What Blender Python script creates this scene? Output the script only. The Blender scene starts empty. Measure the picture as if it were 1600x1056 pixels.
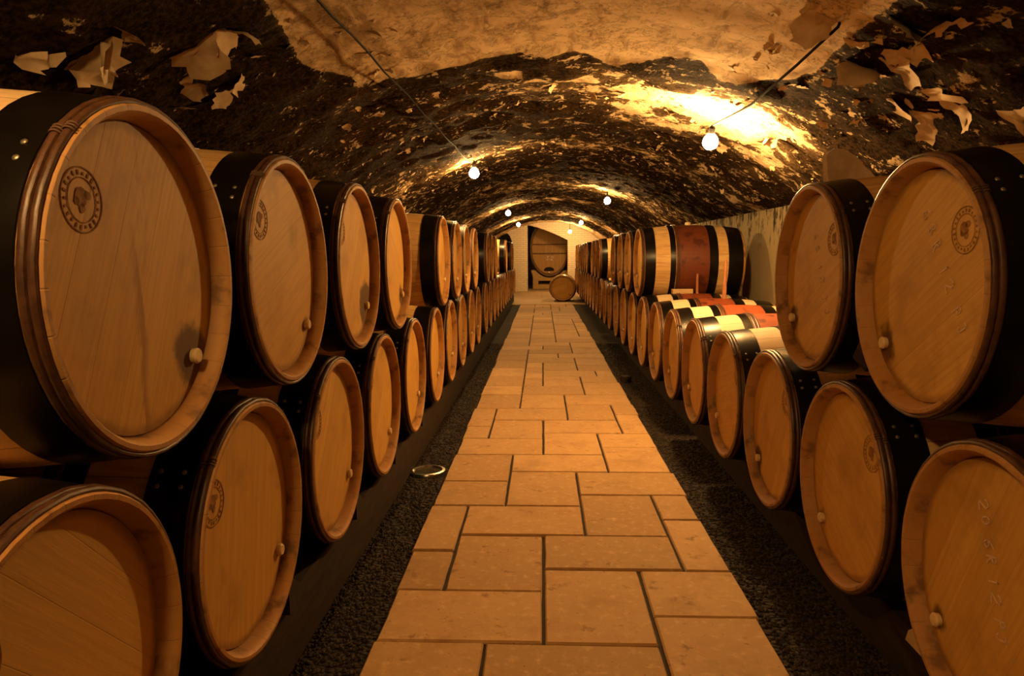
import bpy, bmesh, math, random
from mathutils import Vector, Matrix, noise
PI = math.pi
rng = random.Random(7)
SC = bpy.context.scene
COL = SC.collection

# ------------------------------------------------------------------ camera
EYE = 1.1547                                   # eye height above the paving
cam_data = bpy.data.cameras.new('camera')
cam_data.sensor_width = 36.0
cam_data.lens = 36.0 * 1122.68 / 1600.0
cam_data.clip_start = 0.02
cam = bpy.data.objects.new('camera', cam_data)
COL.objects.link(cam)
def _cam_matrix(yaw=-.0433, pitch=-.116, roll=.0072):
    c, s = math.cos(yaw), math.sin(yaw); Y = Matrix(((c, 0, -s), (0, 1, 0), (s, 0, c)))
    c, s = math.cos(pitch), math.sin(pitch); P = Matrix(((1, 0, 0), (0, c, -s), (0, s, c)))
    c, s = math.cos(roll), math.sin(roll); R = Matrix(((c, -s, 0), (s, c, 0), (0, 0, 1)))
    M = R @ P @ Y                              # rows: right, up, forward in (x, height, depth)
    r, u, f = [Vector((M[i][0], M[i][2], M[i][1])) for i in range(3)]
    m = Matrix((r, u, -f)).transposed().to_4x4()
    m.translation = Vector((0, 0, EYE))
    return m
cam.matrix_world = _cam_matrix()
SC.camera = cam

# ------------------------------------------------------------------ world, exposure
w = bpy.data.worlds.new('cellar_dark'); SC.world = w
w.use_nodes = True
w.node_tree.nodes['Background'].inputs['Color'].default_value = (1.0, .45, .12, 1)
w.node_tree.nodes['Background'].inputs['Strength'].default_value = .0004
SC.view_settings.view_transform = 'Standard'
SC.view_settings.look = 'None'
SC.view_settings.gamma = 1.0
SC.view_settings.use_curve_mapping = False
SC.view_settings.exposure = 1.06
LAMP = 9000.0                                  # radiance of a bare bulb
LAMP_COLOR = (1.0, .58, .20)
try:
    SC.cycles.sample_clamp_indirect = 6.0
    SC.cycles.max_bounces = 6
except Exception:
    pass

# ------------------------------------------------------------------ helpers
def tag(o, label=None, cat=None, group=None, kind=None):
    if label: o['label'] = label
    if cat: o['category'] = cat
    if group: o['group'] = group
    if kind: o['kind'] = kind
    return o
def empty(name, loc, rz=0):
    o = bpy.data.objects.new(name, None); COL.objects.link(o)
    o.location = loc; o.rotation_euler = (0, 0, rz); o.empty_display_size = .05
    return o
def mesh_of(name, bm, mat, smooth=True, angle=35):
    me = bpy.data.meshes.new(name)
    bmesh.ops.recalc_face_normals(bm, faces=bm.faces)
    bm.to_mesh(me); bm.free()
    me.materials.append(mat)
    if smooth:
        me.polygons.foreach_set('use_smooth', [True] * len(me.polygons))
        me.set_sharp_from_angle(angle=math.radians(angle))
    return me
def place(name, me, parent=None, loc=(0, 0, 0), rot=(0, 0, 0)):
    o = bpy.data.objects.new(name, me); COL.objects.link(o)
    if parent is not None: o.parent = parent
    o.location = loc; o.rotation_euler = rot
    return o
def lathe(bm, prof, n=48, closed=False):
    """prof: (x, r) list, revolved about the x axis."""
    rings = []
    for x, r in prof:
        if r < 1e-6: rings.append([bm.verts.new((x, 0, 0))])
        else: rings.append([bm.verts.new((x, r * math.cos(2 * PI * k / n), r * math.sin(2 * PI * k / n))) for k in range(n)])
    pairs = list(zip(rings, rings[1:]))
    if closed: pairs.append((rings[-1], rings[0]))
    for a, b in pairs:
        for k in range(n):
            k2 = (k + 1) % n
            if len(a) == 1 and len(b) == 1: continue
            if len(a) == 1: bm.faces.new((a[0], b[k], b[k2]))
            elif len(b) == 1: bm.faces.new((a[k], b[0], a[k2]))
            else: bm.faces.new((a[k], b[k], b[k2], a[k2]))
def box(bm, x0, x1, y0, y1, z0, z1, bev=0.0):
    vs = [bm.verts.new(p) for p in ((x0, y0, z0), (x1, y0, z0), (x1, y1, z0), (x0, y1, z0), (x0, y0, z1), (x1, y0, z1), (x1, y1, z1), (x0, y1, z1))]
    fs = [bm.faces.new([vs[i] for i in q]) for q in ((0, 3, 2, 1), (4, 5, 6, 7), (0, 1, 5, 4), (1, 2, 6, 5), (2, 3, 7, 6), (3, 0, 4, 7))]
    if bev:
        es = list({e for f in fs for e in f.edges})
        bmesh.ops.bevel(bm, geom=es, offset=bev, segments=2, affect='EDGES', profile=.6)
def prism(bm, pts, axis, a, b):
    """extrude a 2d outline along an axis ('x': pts are (y,z); 'y': pts are (x,z); 'z': pts are (x,y))"""
    def P(p, t):
        return {'x': (t, p[0], p[1]), 'y': (p[0], t, p[1]), 'z': (p[0], p[1], t)}[axis]
    A = [bm.verts.new(P(p, a)) for p in pts]; B = [bm.verts.new(P(p, b)) for p in pts]
    bm.faces.new(A); bm.faces.new(B[::-1])
    n = len(pts)
    for i in range(n): bm.faces.new((A[i], B[i], B[(i + 1) % n], A[(i + 1) % n]))
def tube(bm, pts, r, n=8):
    pts = [Vector(p) for p in pts]; prev = None
    for i, p in enumerate(pts):
        t = (pts[min(i + 1, len(pts) - 1)] - pts[max(i - 1, 0)]).normalized()
        up = Vector((0, 0, 1)) if abs(t.z) < .9 else Vector((1, 0, 0))
        a = t.cross(up).normalized(); b = t.cross(a)
        ring = [bm.verts.new(p + r * (math.cos(2 * PI * k / n) * a + math.sin(2 * PI * k / n) * b)) for k in range(n)]
        if prev:
            for k in range(n): bm.faces.new((prev[k], prev[(k + 1) % n], ring[(k + 1) % n], ring[k]))
        else: bm.faces.new(ring[::-1])
        prev = ring
    bm.faces.new(prev)

# ------------------------------------------------------------------ node materials
class NT:
    def __init__(s, name):
        s.m = bpy.data.materials.new(name); s.m.use_nodes = True
        s.t = s.m.node_tree; s.t.nodes.clear()
        s.out = s.n('ShaderNodeOutputMaterial'); s.b = s.n('ShaderNodeBsdfPrincipled')
        s.l(s.b.outputs[0], s.out.inputs[0])
        s.co = s.n('ShaderNodeTexCoord').outputs['Object']
    def n(s, k): return s.t.nodes.new(k)
    def l(s, a, b): s.t.links.new(a, b)
    def put(s, sock, v):
        if hasattr(v, 'links'): s.l(v, sock)
        else: sock.default_value = v
    def mapping(s, v, scale=(1, 1, 1), loc=(0, 0, 0), rot=(0, 0, 0)):
        q = s.n('ShaderNodeMapping'); s.l(v, q.inputs['Vector'])
        for k, x in (('Scale', scale), ('Location', loc), ('Rotation', rot)): s.put(q.inputs[k], x)
        return q.outputs[0]
    def noise(s, v, scale, detail=6, rough=.55, dist=0.0, out=0):
        q = s.n('ShaderNodeTexNoise'); s.l(v, q.inputs['Vector'])
        q.inputs['Scale'].default_value = scale; q.inputs['Detail'].default_value = detail
        q.inputs['Roughness'].default_value = rough; q.inputs['Distortion'].default_value = dist
        return q.outputs[out]
    def voronoi(s, v, scale, feat='F1', out='Distance', rnd=1.0):
        q = s.n('ShaderNodeTexVoronoi'); q.feature = feat; s.l(v, q.inputs['Vector'])
        q.inputs['Scale'].default_value = scale; q.inputs['Randomness'].default_value = rnd
        return q.outputs[out]
    def math(s, op, a, b=0.0, c=0.0, clamp=False):
        q = s.n('ShaderNodeMath'); q.operation = op; q.use_clamp = clamp
        for i, v in enumerate((a, b, c)): s.put(q.inputs[i], v)
        return q.outputs[0]
    def ramp(s, v, lo, hi, a=0.0, b=1.0, smooth=True):
        q = s.n('ShaderNodeMapRange'); q.interpolation_type = 'SMOOTHSTEP' if smooth else 'LINEAR'
        s.put(q.inputs['Value'], v)
        for k, x in (('From Min', lo), ('From Max', hi), ('To Min', a), ('To Max', b)): s.put(q.inputs[k], x)
        return q.outputs['Result']
    def mix(s, f, a, b, mode='MIX'):
        q = s.n('ShaderNodeMix'); q.data_type = 'RGBA'; q.blend_type = mode
        s.put(q.inputs['Factor'], f)
        for k, v in ((6, a), (7, b)):
            if isinstance(v, (tuple, list)) and len(v) == 3: v = (*v, 1)
            s.put(q.inputs[k], v)
        return q.outputs[2]
    def sep(s, v):
        q = s.n('ShaderNodeSeparateXYZ'); s.l(v, q.inputs[0]); return q.outputs
    def white(s, v):
        q = s.n('ShaderNodeTexWhiteNoise'); q.noise_dimensions = '1D'; s.put(q.inputs['W'], v); return q.outputs[0]
    def rand(s): return s.n('ShaderNodeObjectInfo').outputs['Random']
    def attr(s, name):
        q = s.n('ShaderNodeAttribute'); q.attribute_name = name; return q.outputs['Fac']
    def bump(s, h, strength=.4, dist=.01):
        q = s.n('ShaderNodeBump'); q.inputs['Strength'].default_value = strength; q.inputs['Distance'].default_value = dist
        s.l(h, q.inputs['Height']); s.l(q.outputs[0], s.b.inputs['Normal'])
    def done(s, color, rough=.8, metal=0.0, spec=.3):
        if isinstance(color, (tuple, list)) and len(color) == 3: color = (*color, 1)
        s.put(s.b.inputs['Base Color'], color); s.put(s.b.inputs['Roughness'], rough)
        s.put(s.b.inputs['Metallic'], metal); s.put(s.b.inputs['Specular IOR Level'], spec)
        return s.m
MAT = {}

def mat_head():
    t = NT('oak_head')
    r = t.rand()
    ang = t.math('MULTIPLY', t.math('SUBTRACT', t.white(t.math('MULTIPLY', r, 91.7)), .5), 2.6)
    q = t.n('ShaderNodeVectorRotate'); q.rotation_type = 'X_AXIS'; t.l(t.co, q.inputs['Vector']); t.l(ang, q.inputs['Angle'])
    v = q.outputs[0]
    comb = t.n('ShaderNodeCombineXYZ'); t.l(t.math('MULTIPLY', r, 37.0), comb.inputs[0])
    add = t.n('ShaderNodeVectorMath'); add.operation = 'ADD'; t.l(v, add.inputs[0]); t.l(comb.outputs[0], add.inputs[1]); vo = add.outputs[0]
    xs = t.sep(v)
    board = t.math('FLOOR', t.math('MULTIPLY', t.math('ADD', xs[1], .27), 10.5))
    btone = t.white(t.math('ADD', board, t.math('MULTIPLY', r, 53.0)))
    seam = t.math('ABSOLUTE', t.math('SUBTRACT', t.math('FRACT', t.math('MULTIPLY', t.math('ADD', xs[1], .27), 10.5)), .5))
    seamf = t.ramp(seam, .485, .499)
    grain = t.noise(t.mapping(vo, (20, 60, 3.0)), 1.6, 6, .6)
    blotch = t.noise(vo, 6.0, 5, .6)
    base = t.mix(btone, (.54, .295, .062), (.62, .35, .082))
    base = t.mix(t.ramp(grain, .35, .75, 0, .55), base, (.40, .215, .052))
    base = t.mix(t.ramp(blotch, .48, .75, 0, .7), base, (.35, .175, .038))
    tone = t.white(t.math('MULTIPLY', r, 17.3))
    base = t.mix(t.ramp(tone, .78, 1.0, 0, .55), base, (.50, .19, .06))
    base = t.mix(t.ramp(tone, .25, 0.0, 0, .5), base, (.62, .37, .13))
    base = t.mix(t.math('MULTIPLY', seamf, .28), base, (.16, .07, .02))
    # wine stain that ran from the tap hole and a darker ring round the edge of the head
    side = t.attr('tap_side')
    o = t.sep(t.co)
    dy = t.math('SUBTRACT', o[1], t.math('MULTIPLY', side, .185)); dz = t.math('ADD', o[2], .145)
    d = t.math('SQRT', t.math('ADD', t.math('MULTIPLY', dy, dy), t.math('MULTIPLY', dz, dz)))
    n2 = t.noise(vo, 14.0, 5, .6)
    dn = t.math('SUBTRACT', d, t.math('MULTIPLY', n2, .10))
    qa = t.n('ShaderNodeAttribute'); qa.attribute_type = 'OBJECT'; qa.attribute_name = 'stain'; amount = qa.outputs['Fac']
    lim = t.ramp(amount, .35, 1.4, -.03, .055, False)
    st = t.ramp(t.math('SUBTRACT', dn, lim), .012, -.022)
    drip = t.ramp(t.math('ABSOLUTE', t.math('ADD', dy, t.math('MULTIPLY', t.math('SUBTRACT', n2, .5), .05))), .022, .004)
    drip = t.math('MULTIPLY', drip, t.ramp(dz, .01, -.02)); drip = t.math('MULTIPLY', drip, t.ramp(amount, .5, .8))
    st = t.math('MAXIMUM', st, drip)
    sk = t.noise(t.mapping(t.co, (1, 1, .22)), 22.0, 5, .65)
    sd = t.ramp(t.math('ABSOLUTE', t.math('ADD', o[1], t.math('MULTIPLY', t.math('SUBTRACT', n2, .5), .05))), .030, .004)
    sk = t.math('MULTIPLY', t.math('MULTIPLY', t.ramp(sk, .46, .58), sd), t.math('MULTIPLY', t.ramp(amount, .88, .93), t.ramp(amount, 1.1, 1.0)))
    base = t.mix(t.math('MULTIPLY', sk, .6), base, (.20, .07, .018))
    base = t.mix(t.math('MULTIPLY', st, .85), base, (.045, .012, .004))
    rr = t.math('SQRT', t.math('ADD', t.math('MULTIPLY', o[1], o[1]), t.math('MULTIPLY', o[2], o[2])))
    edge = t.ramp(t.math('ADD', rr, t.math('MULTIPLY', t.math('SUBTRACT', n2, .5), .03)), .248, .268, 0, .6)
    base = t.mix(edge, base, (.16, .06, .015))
    t.bump(t.math('SUBTRACT', grain, t.math('MULTIPLY', seamf, 1.0)), .25, .003)
    return t.done(base, .62, spec=.25)
def mat_staves(name, red):
    t = NT(name)
    r = t.rand(); o = t.sep(t.co)
    ang = t.math('ARCTAN2', o[2], o[1])
    sv = t.math('MULTIPLY', ang, 28 / (2 * PI))
    st = t.white(t.math('ADD', t.math('FLOOR', sv), t.math('MULTIPLY', r, 77)))
    fr = t.math('ABSOLUTE', t.math('SUBTRACT', t.math('FRACT', sv), .5)); seam = t.ramp(fr, .47, .499)
    n1 = t.noise(t.mapping(t.co, (4, 30, 30)), 1.5, 6, .6); n2 = t.noise(t.co, 7.0, 5, .6)
    base = t.mix(st, (.56, .32, .11), (.66, .42, .17))
    base = t.mix(t.ramp(n1, .4, .75), base, (.42, .22, .065))
    base = t.mix(t.ramp(n2, .55, .8, 0, .5), base, (.28, .13, .04))
    if red:
        d = t.math('ADD', t.math('ABSOLUTE', o[0]), t.math('MULTIPLY', t.math('SUBTRACT', n2, .5), .03))
        qa = t.n('ShaderNodeAttribute'); qa.attribute_type = 'OBJECT'; qa.attribute_name = 'cream'
        cb = t.ramp(d, .19, .20); base = t.mix(t.math('MULTIPLY', cb, qa.outputs['Fac']), base, t.mix(n1, (.78, .62, .40), (.66, .50, .30)))
        m = t.ramp(d, .155, .145)
        rc = t.mix(n1, (.20, .038, .012), (.31, .075, .022))
        rc = t.mix(t.ramp(n2, .55, .62), rc, (.09, .014, .007)); rc = t.mix(t.ramp(qa.outputs['Fac'], .6, .2, 0, .62), rc, (.055, .014, .005))
        base = t.mix(m, base, rc)
    # end grain of the chimes, wine-marked in spots; darker base paints in their shade
    e = t.ramp(t.math('ABSOLUTE', o[0]), .395, .402)
    n3 = t.noise(t.co, 11.0, 4, .6)
    chime = t.mix(t.ramp(n3, .5, .68), (.36, .165, .042), (.10, .034, .010))
    base = t.mix(t.math('MULTIPLY', e, .85), base, chime)
    base = t.mix(t.math('MULTIPLY', seam, t.ramp(e, 0, 1, .6, .2)), base, (.06, .025, .01))
    t.bump(t.math('SUBTRACT', n1, seam), .3, .003)
    return t.done(base, .6, spec=.3)
def mat_simple(name, a, b, scale=12, rough=.7, metal=0, spec=.3, bump=.2, stretch=(1, 1, 1), dist=.004):
    t = NT(name)
    n = t.noise(t.mapping(t.co, stretch), scale, 6, .6)
    if bump: t.bump(n, bump, dist)
    return t.done(t.mix(t.ramp(n, .3, .7), a, b), rough, metal, spec)
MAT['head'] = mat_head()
MAT['staves'] = mat_staves('oak_staves', False)
MAT['staves_red'] = mat_staves('oak_staves_wine_red', True)
MAT['iron'] = mat_simple('black_iron', (.003, .0025, .002), (.007, .005, .0035), 9, .30, 0, .16, .08)
MAT['chestnut'] = mat_simple('chestnut_bark', (.040, .016, .008), (.095, .040, .018), 30, .42, 0, .45, .3)
MAT['osier'] = mat_simple('osier', (.06, .03, .015), (.12, .06, .03), 40, .7)
MAT['rivet'] = mat_simple('rivet_steel', (.30, .26, .20), (.42, .36, .28), 40, .35, .8, .5, 0)
MAT['bung'] = mat_simple('pale_bung', (.62, .44, .22), (.72, .55, .30), 40, .5)
MAT['brand'] = mat_simple('scorched_brand', (.17, .065, .014), (.34, .165, .04), 45, .8)
MAT['chalk'] = mat_simple('chalk', (.72, .52, .36), (.60, .42, .28), 120, .95)
MAT['old_timber'] = mat_simple('old_timber', (.014, .008, .004), (.034, .018, .008), 8, .85, stretch=(6, 1, 6))
MAT['weathered'] = mat_simple('weathered_plank', (.16, .095, .045), (.26, .16, .08), 9, .85, stretch=(8, 8, 1))
MAT['dark_timber'] = mat_simple('dark_timber', (.012, .008, .005), (.03, .018, .010), 10, .85)
MAT['pale_timber'] = mat_simple('pale_timber', (.50, .33, .15), (.62, .43, .22), 14, .7, stretch=(1, 1, 6))
MAT['red_timber'] = mat_simple('reddish_timber', (.34, .12, .05), (.44, .18, .08), 14, .6, stretch=(6, 6, 1))
MAT['rubber'] = mat_simple('black_rubber', (.004, .003, .0025), (.008, .006, .005), 20, .7, 0, .1, bump=0)
MAT['chrome'] = mat_simple('steel_ring', (.45, .42, .36), (.55, .52, .45), 20, .25, 1.0, .5, 0)
MAT['cask'] = mat_simple('foudre_oak', (.40, .21, .06), (.54, .29, .09), 3, .55, stretch=(14, 14, 1))
MAT['cask_dark'] = mat_simple('foudre_dark_oak', (.13, .06, .02), (.22, .10, .035), 5, .6)
MAT['cradle'] = mat_simple('cradle_oak', (.46, .27, .09), (.58, .36, .13), 4, .65, stretch=(2, 2, 10))
MAT['white_paint'] = mat_simple('white_lettering', (.80, .74, .62), (.74, .66, .55), 50, .7, bump=0)

def mat_bulb():
    t = NT('bulb_glow')
    t.t.nodes.remove(t.b)
    e = t.n('ShaderNodeEmission'); e.inputs['Color'].default_value = (*LAMP_COLOR, 1); e.inputs['Strength'].default_value = LAMP * .001
    t.l(e.outputs[0], t.out.inputs[0])
    return t.m, e
MAT['bulb'], _e = mat_bulb()
_e.inputs['Strength'].default_value = LAMP * .052
MAT['bulb_dim'], _e2 = mat_bulb()
_e2.inputs['Strength'].default_value = LAMP * .033
MAT['bulb_bright'], _e3 = mat_bulb()
_e3.inputs['Strength'].default_value = LAMP * .10

def mat_paving():
    t = NT('limestone_flags')
    q = t.n('ShaderNodeNewGeometry'); isl = q.outputs['Random Per Island']
    n1 = t.noise(t.co, 5.0, 8, .65); n2 = t.noise(t.co, 28.0, 6, .65); n3 = t.noise(t.mapping(t.co, (1, 1, 1), (7, 3, 0)), 11.0, 6, .7)
    base = t.mix(isl, (.37, .215, .082), (.53, .32, .135))
    base = t.mix(t.ramp(n1, .45, .72, 0, .7), base, (.40, .215, .08))
    base = t.mix(t.ramp(n2, .50, .75, 0, .55), base, (.68, .46, .24))
    base = t.mix(t.ramp(n3, .58, .68, 0, .75), base, (.22, .10, .032))
    dn = t.noise(t.mapping(t.co, (1, 1, 1), (3, 9, 1)), 3.0, 8, .7); base = t.mix(t.ramp(dn, .50, .70, 0, .5), base, (.30, .17, .065))
    pit = t.ramp(t.noise(t.co, 60.0, 3, .6), .66, .74)
    base = t.mix(t.math('MULTIPLY', pit, .6), base, (.12, .06, .025))
    t.bump(t.math('SUBTRACT', t.math('ADD', t.math('MULTIPLY', n2, .5), n1), pit), .45, .006)
    return t.done(base, .72, spec=.25)
MAT['paving'] = mat_paving()
def mat_gravel():
    t = NT('dark_gravel')
    v = t.voronoi(t.co, 55.0); v2 = t.voronoi(t.co, 55.0, out='Color'); n = t.noise(t.co, 2.2, 5, .6)
    c = t.mix(t.sep(v2)[0], (.007, .004, .0025), (.034, .019, .010))
    c = t.mix(t.ramp(n, .5, .7, 0, .5), c, (.042, .024, .011))
    t.bump(t.math('SUBTRACT', 1.0, v), .9, .02)
    return t.done(c, .85)
MAT['gravel'] = mat_gravel()
MAT['pebble'] = mat_simple('dark_pebble', (.005, .003, .002), (.05, .029, .015), 25, .8, bump=0)
MAT['landing'] = mat_simple('grey_compacted_gravel', (.30, .21, .12), (.44, .32, .20), 9, .9, bump=.5)

def mat_vault():
    t = NT('peeling_vault')
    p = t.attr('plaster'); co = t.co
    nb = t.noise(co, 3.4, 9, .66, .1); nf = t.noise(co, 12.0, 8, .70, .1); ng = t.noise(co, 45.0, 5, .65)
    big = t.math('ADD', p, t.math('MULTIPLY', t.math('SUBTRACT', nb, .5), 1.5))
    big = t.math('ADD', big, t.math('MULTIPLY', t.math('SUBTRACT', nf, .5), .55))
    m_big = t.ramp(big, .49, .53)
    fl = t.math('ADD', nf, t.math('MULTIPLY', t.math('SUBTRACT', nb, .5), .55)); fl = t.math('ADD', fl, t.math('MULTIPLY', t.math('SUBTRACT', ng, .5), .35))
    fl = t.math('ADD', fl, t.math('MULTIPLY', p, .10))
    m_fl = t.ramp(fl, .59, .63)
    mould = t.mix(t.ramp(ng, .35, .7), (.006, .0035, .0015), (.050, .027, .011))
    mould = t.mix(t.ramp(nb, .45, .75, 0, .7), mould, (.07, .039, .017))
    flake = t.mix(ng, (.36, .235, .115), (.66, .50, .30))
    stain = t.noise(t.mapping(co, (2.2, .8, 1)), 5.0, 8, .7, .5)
    stain = t.math('ADD', stain, t.ramp(t.sep(co)[0], -1.0, .35, .13, 0.0, False))  # more smudges to the left, also painting in the dimmer light there
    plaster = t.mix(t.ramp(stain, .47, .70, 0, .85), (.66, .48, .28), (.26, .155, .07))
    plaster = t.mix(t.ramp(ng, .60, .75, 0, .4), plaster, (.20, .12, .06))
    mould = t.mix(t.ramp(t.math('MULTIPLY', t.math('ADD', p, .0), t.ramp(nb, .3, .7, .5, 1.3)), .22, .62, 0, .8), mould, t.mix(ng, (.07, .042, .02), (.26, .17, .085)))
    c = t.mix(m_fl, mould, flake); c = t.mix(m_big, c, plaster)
    h = t.math('ADD', t.math('MULTIPLY', m_big, 1.2), t.math('MULTIPLY', m_fl, .7)); h = t.math('ADD', h, t.math('MULTIPLY', ng, t.ramp(m_big, 0, 1, .9, .12)))
    h = t.math('ADD', h, t.math('MULTIPLY', nf, t.ramp(m_big, 0, 1, .9, .1)))
    t.bump(h, .8, .025)
    return t.done(c, .95, spec=.03)
MAT['vault'] = mat_vault()
MAT['flake'] = mat_simple('curled_paint', (.40, .26, .13), (.62, .45, .27), 9, .8)
def mat_wall():
    t = NT('damp_plaster_wall')
    n1 = t.noise(t.mapping(t.co, (5, 5, .9)), 3.0, 8, .7, .4); n2 = t.noise(t.co, 12.0, 6, .6)
    z = t.sep(t.co)[2]
    c = t.mix(n2, (.30, .23, .125), (.42, .33, .19))
    drip = t.math('ADD', t.math('ADD', t.math('MULTIPLY', n1, .55), t.math('MULTIPLY', n2, .45)), t.ramp(z, .6, 1.5, -.14, .10, False))
    c = t.mix(t.ramp(drip, .55, .68), c, (.03, .02, .012))
    t.bump(n2, .5, .01)
    return t.done(c, .9, spec=.15)
MAT['wall'] = mat_wall()
def mat_brick():
    t = NT('white_painted_brick')
    b = t.n('ShaderNodeTexBrick'); v = t.mapping(t.co, (1, 1, 1), rot=(PI / 2, 0, 0)); t.l(v, b.inputs['Vector'])
    b.inputs['Color1'].default_value = (.64, .56, .43, 1); b.inputs['Color2'].default_value = (.60, .52, .40, 1); b.inputs['Mortar'].default_value = (.48, .39, .28, 1)
    b.inputs['Scale'].default_value = 1.0; b.inputs['Mortar Size'].default_value = .008
    b.inputs['Brick Width'].default_value = .20; b.inputs['Row Height'].default_value = .066
    t.bump(t.math('SUBTRACT', 1.0, b.outputs['Fac']), .5, .01)
    return t.done(b.outputs['Color'], .8, spec=.2)
MAT['brick'] = mat_brick()

# ------------------------------------------------------------------ the shell
XC, VR, CROWN, HALF = .15, 2.785, 2.185, 1.8
def vault_z(x): return CROWN - VR + math.sqrt(VR * VR - (x - XC) ** 2)
SPRING = vault_z(XC + HALF)
Y0, Y1 = -3.2, 22.6

bm = bmesh.new()
NU, NV = 120, 620
amax = math.asin(HALF / VR)
lay = bm.verts.layers.float.new('plaster')  # plaster cover, with painted lamplight bands mixed in
def bell(v, a, b, s):       # 1 inside a..b, falling to 0 over s
    return max(0, min(1, (v - a) / s + .5)) * max(0, min(1, (b - v) / s + .5))
PATCH_EDGE = [(-1.3, 2.7), (-1.02, 2.88), (-.81, 3.45), (-.66, 3.66), (-.28, 3.68), (-.1, 3.62), (.0, 3.72), (.16, 3.66), (.34, 3.88), (.5, 3.82), (.71, 3.60), (.92, 3.83), (1.1, 3.67), (1.22, 3.42), (1.4, 2.9)]
def interp(tab, x):
    if x <= tab[0][0]: return tab[0][1]
    for (x0, y0), (x1, y1) in zip(tab, tab[1:]):
        if x <= x1: return y0 + (y1 - y0) * (x - x0) / (x1 - x0)
    return tab[-1][1]
grid = []
for j in range(NV + 1):
    tt = j / NV
    y = Y0 + (Y1 - Y0) * (tt * .45 + .55 * tt * tt)
    row = []
    for i in range(NU + 1):
        a = -amax + 2 * amax * i / NU
        nx, nz = math.sin(a), math.cos(a)
        q = Vector((a * VR, y, 0))
        d = .045 * noise.fractal(q * .8, 1.0, 2.0, 3) + .028 * noise.fractal(q * 4.0, .8, 2.1, 4) - .012
        yb = interp(PATCH_EDGE, XC + VR * nx)
        X = XC + VR * nx
        patch = bell(X, -.86 - .16 * max(0, min(1, y - 2.2)), 1.14 + .06 * max(0, min(1, (y - 2.7) * 1.5)), .12) * max(0, min(1, (yb - y) / .18 + .5))
        p = .08 + .10 * max(0, min(1, (y - 5.5) / 3))
        p = max(p, patch * 1.5)
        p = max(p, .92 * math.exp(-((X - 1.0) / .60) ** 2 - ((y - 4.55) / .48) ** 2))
        for by in (6.67, 10.33, 13.1, 17.43, 18.2): p += .27 * math.exp(-((y - by) / .5) ** 2)  # lit arcs at the bulbs painted into the vault as paler bands
        p = max(p, .52 * bell(X, .35, 1.8, .5) * bell(y, 3.95, 5.6, .8))
        p = max(p, .40 * bell(X, -.35, .9, .4) * bell(y, 3.9, 5.0, .4))
        for fx, fy, sx, sy in ((.22, 4.25, .13, .16), (-.18, 4.0, .10, .10), (-.05, 4.15, .08, .05), (.5, 4.4, .07, .08), (.56, 4.75, .05, .09)):
            p = max(p, 1.15 * math.exp(-((X - fx) / sx) ** 2 - ((y - fy) / sy) ** 2))
        p = max(p, 1.4 * bell(y, 21.0, 40, .2))
        p = max(p, .20 * bell(X, 1.1, 2.2, .3) * bell(y, 1.0, 5.5, .8))
        p -= .5 * bell(X, -3, -.85, .3) * bell(y, -9, 3.7, .8) * (1 - min(1, patch))
        p -= .25 * bell(X, -3, -.3, .5) * bell(y, 3.7, 6.0, .8) + .22 * bell(X, 1.25, 3, .3) * bell(y, -9, 3.3, .6) * (1 - min(1, patch))
        d *= 1 - .75 * min(1, patch)
        R = VR - .03 + d
        edge = min(1, (amax - abs(a)) / .06)
        R = VR + (R - VR) * edge
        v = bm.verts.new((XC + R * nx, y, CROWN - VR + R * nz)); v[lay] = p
        row.append(v)
    grid.append(row)
for j in range(NV):
    for i in range(NU):
        bm.faces.new((grid[j][i], grid[j][i + 1], grid[j + 1][i + 1], grid[j + 1][i]))
vault_faces = len(bm.faces)
# curled flakes of paint that hang off the vault, part of its surface
def flake_on(bm, x, y, size, droop, curl, yaw):
    a = math.asin(max(-.99, min(.99, (x - XC) / VR)))
    n = Vector((-math.sin(a), 0, -math.cos(a)))                # into the room
    t1 = Vector((math.cos(a), 0, -math.sin(a))); t2 = Vector((0, 1, 0))
    u = math.cos(yaw) * t1 + math.sin(yaw) * t2; v = n.cross(u)
    base = Vector((x, y, vault_z(x))) + n * .03
    K = 7; rows = []
    seed = rng.uniform(0, 50)
    for i in range(K + 1):
        s = i / K; row = []
        wdt = size * (.85 + .5 * noise.noise(Vector((seed, s * 4, 0)))) * (1 - .55 * s ** 2.2)
        ang = droop * s + curl * s * s
        off = Vector((0, 0, 0))
        for k in range(i):
            aa = droop * (k / K) + curl * (k / K) ** 2 + .15
            off += (math.cos(aa) * u + math.sin(aa) * n) * size / K
        for k in range(5):
            f = k / 4 - .5
            jit = .26 * size * noise.noise(Vector((seed + 9, s * 5, f * 5)))
            row.append(bm.verts.new(base + off + v * (f * wdt + jit) + n * (.18 * size * f * f * s + jit * .4)))
        rows.append(row)
    for i in range(K):
        for k in range(4):
            bm.faces.new((rows[i][k], rows[i][k + 1], rows[i + 1][k + 1], rows[i + 1][k]))
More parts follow.
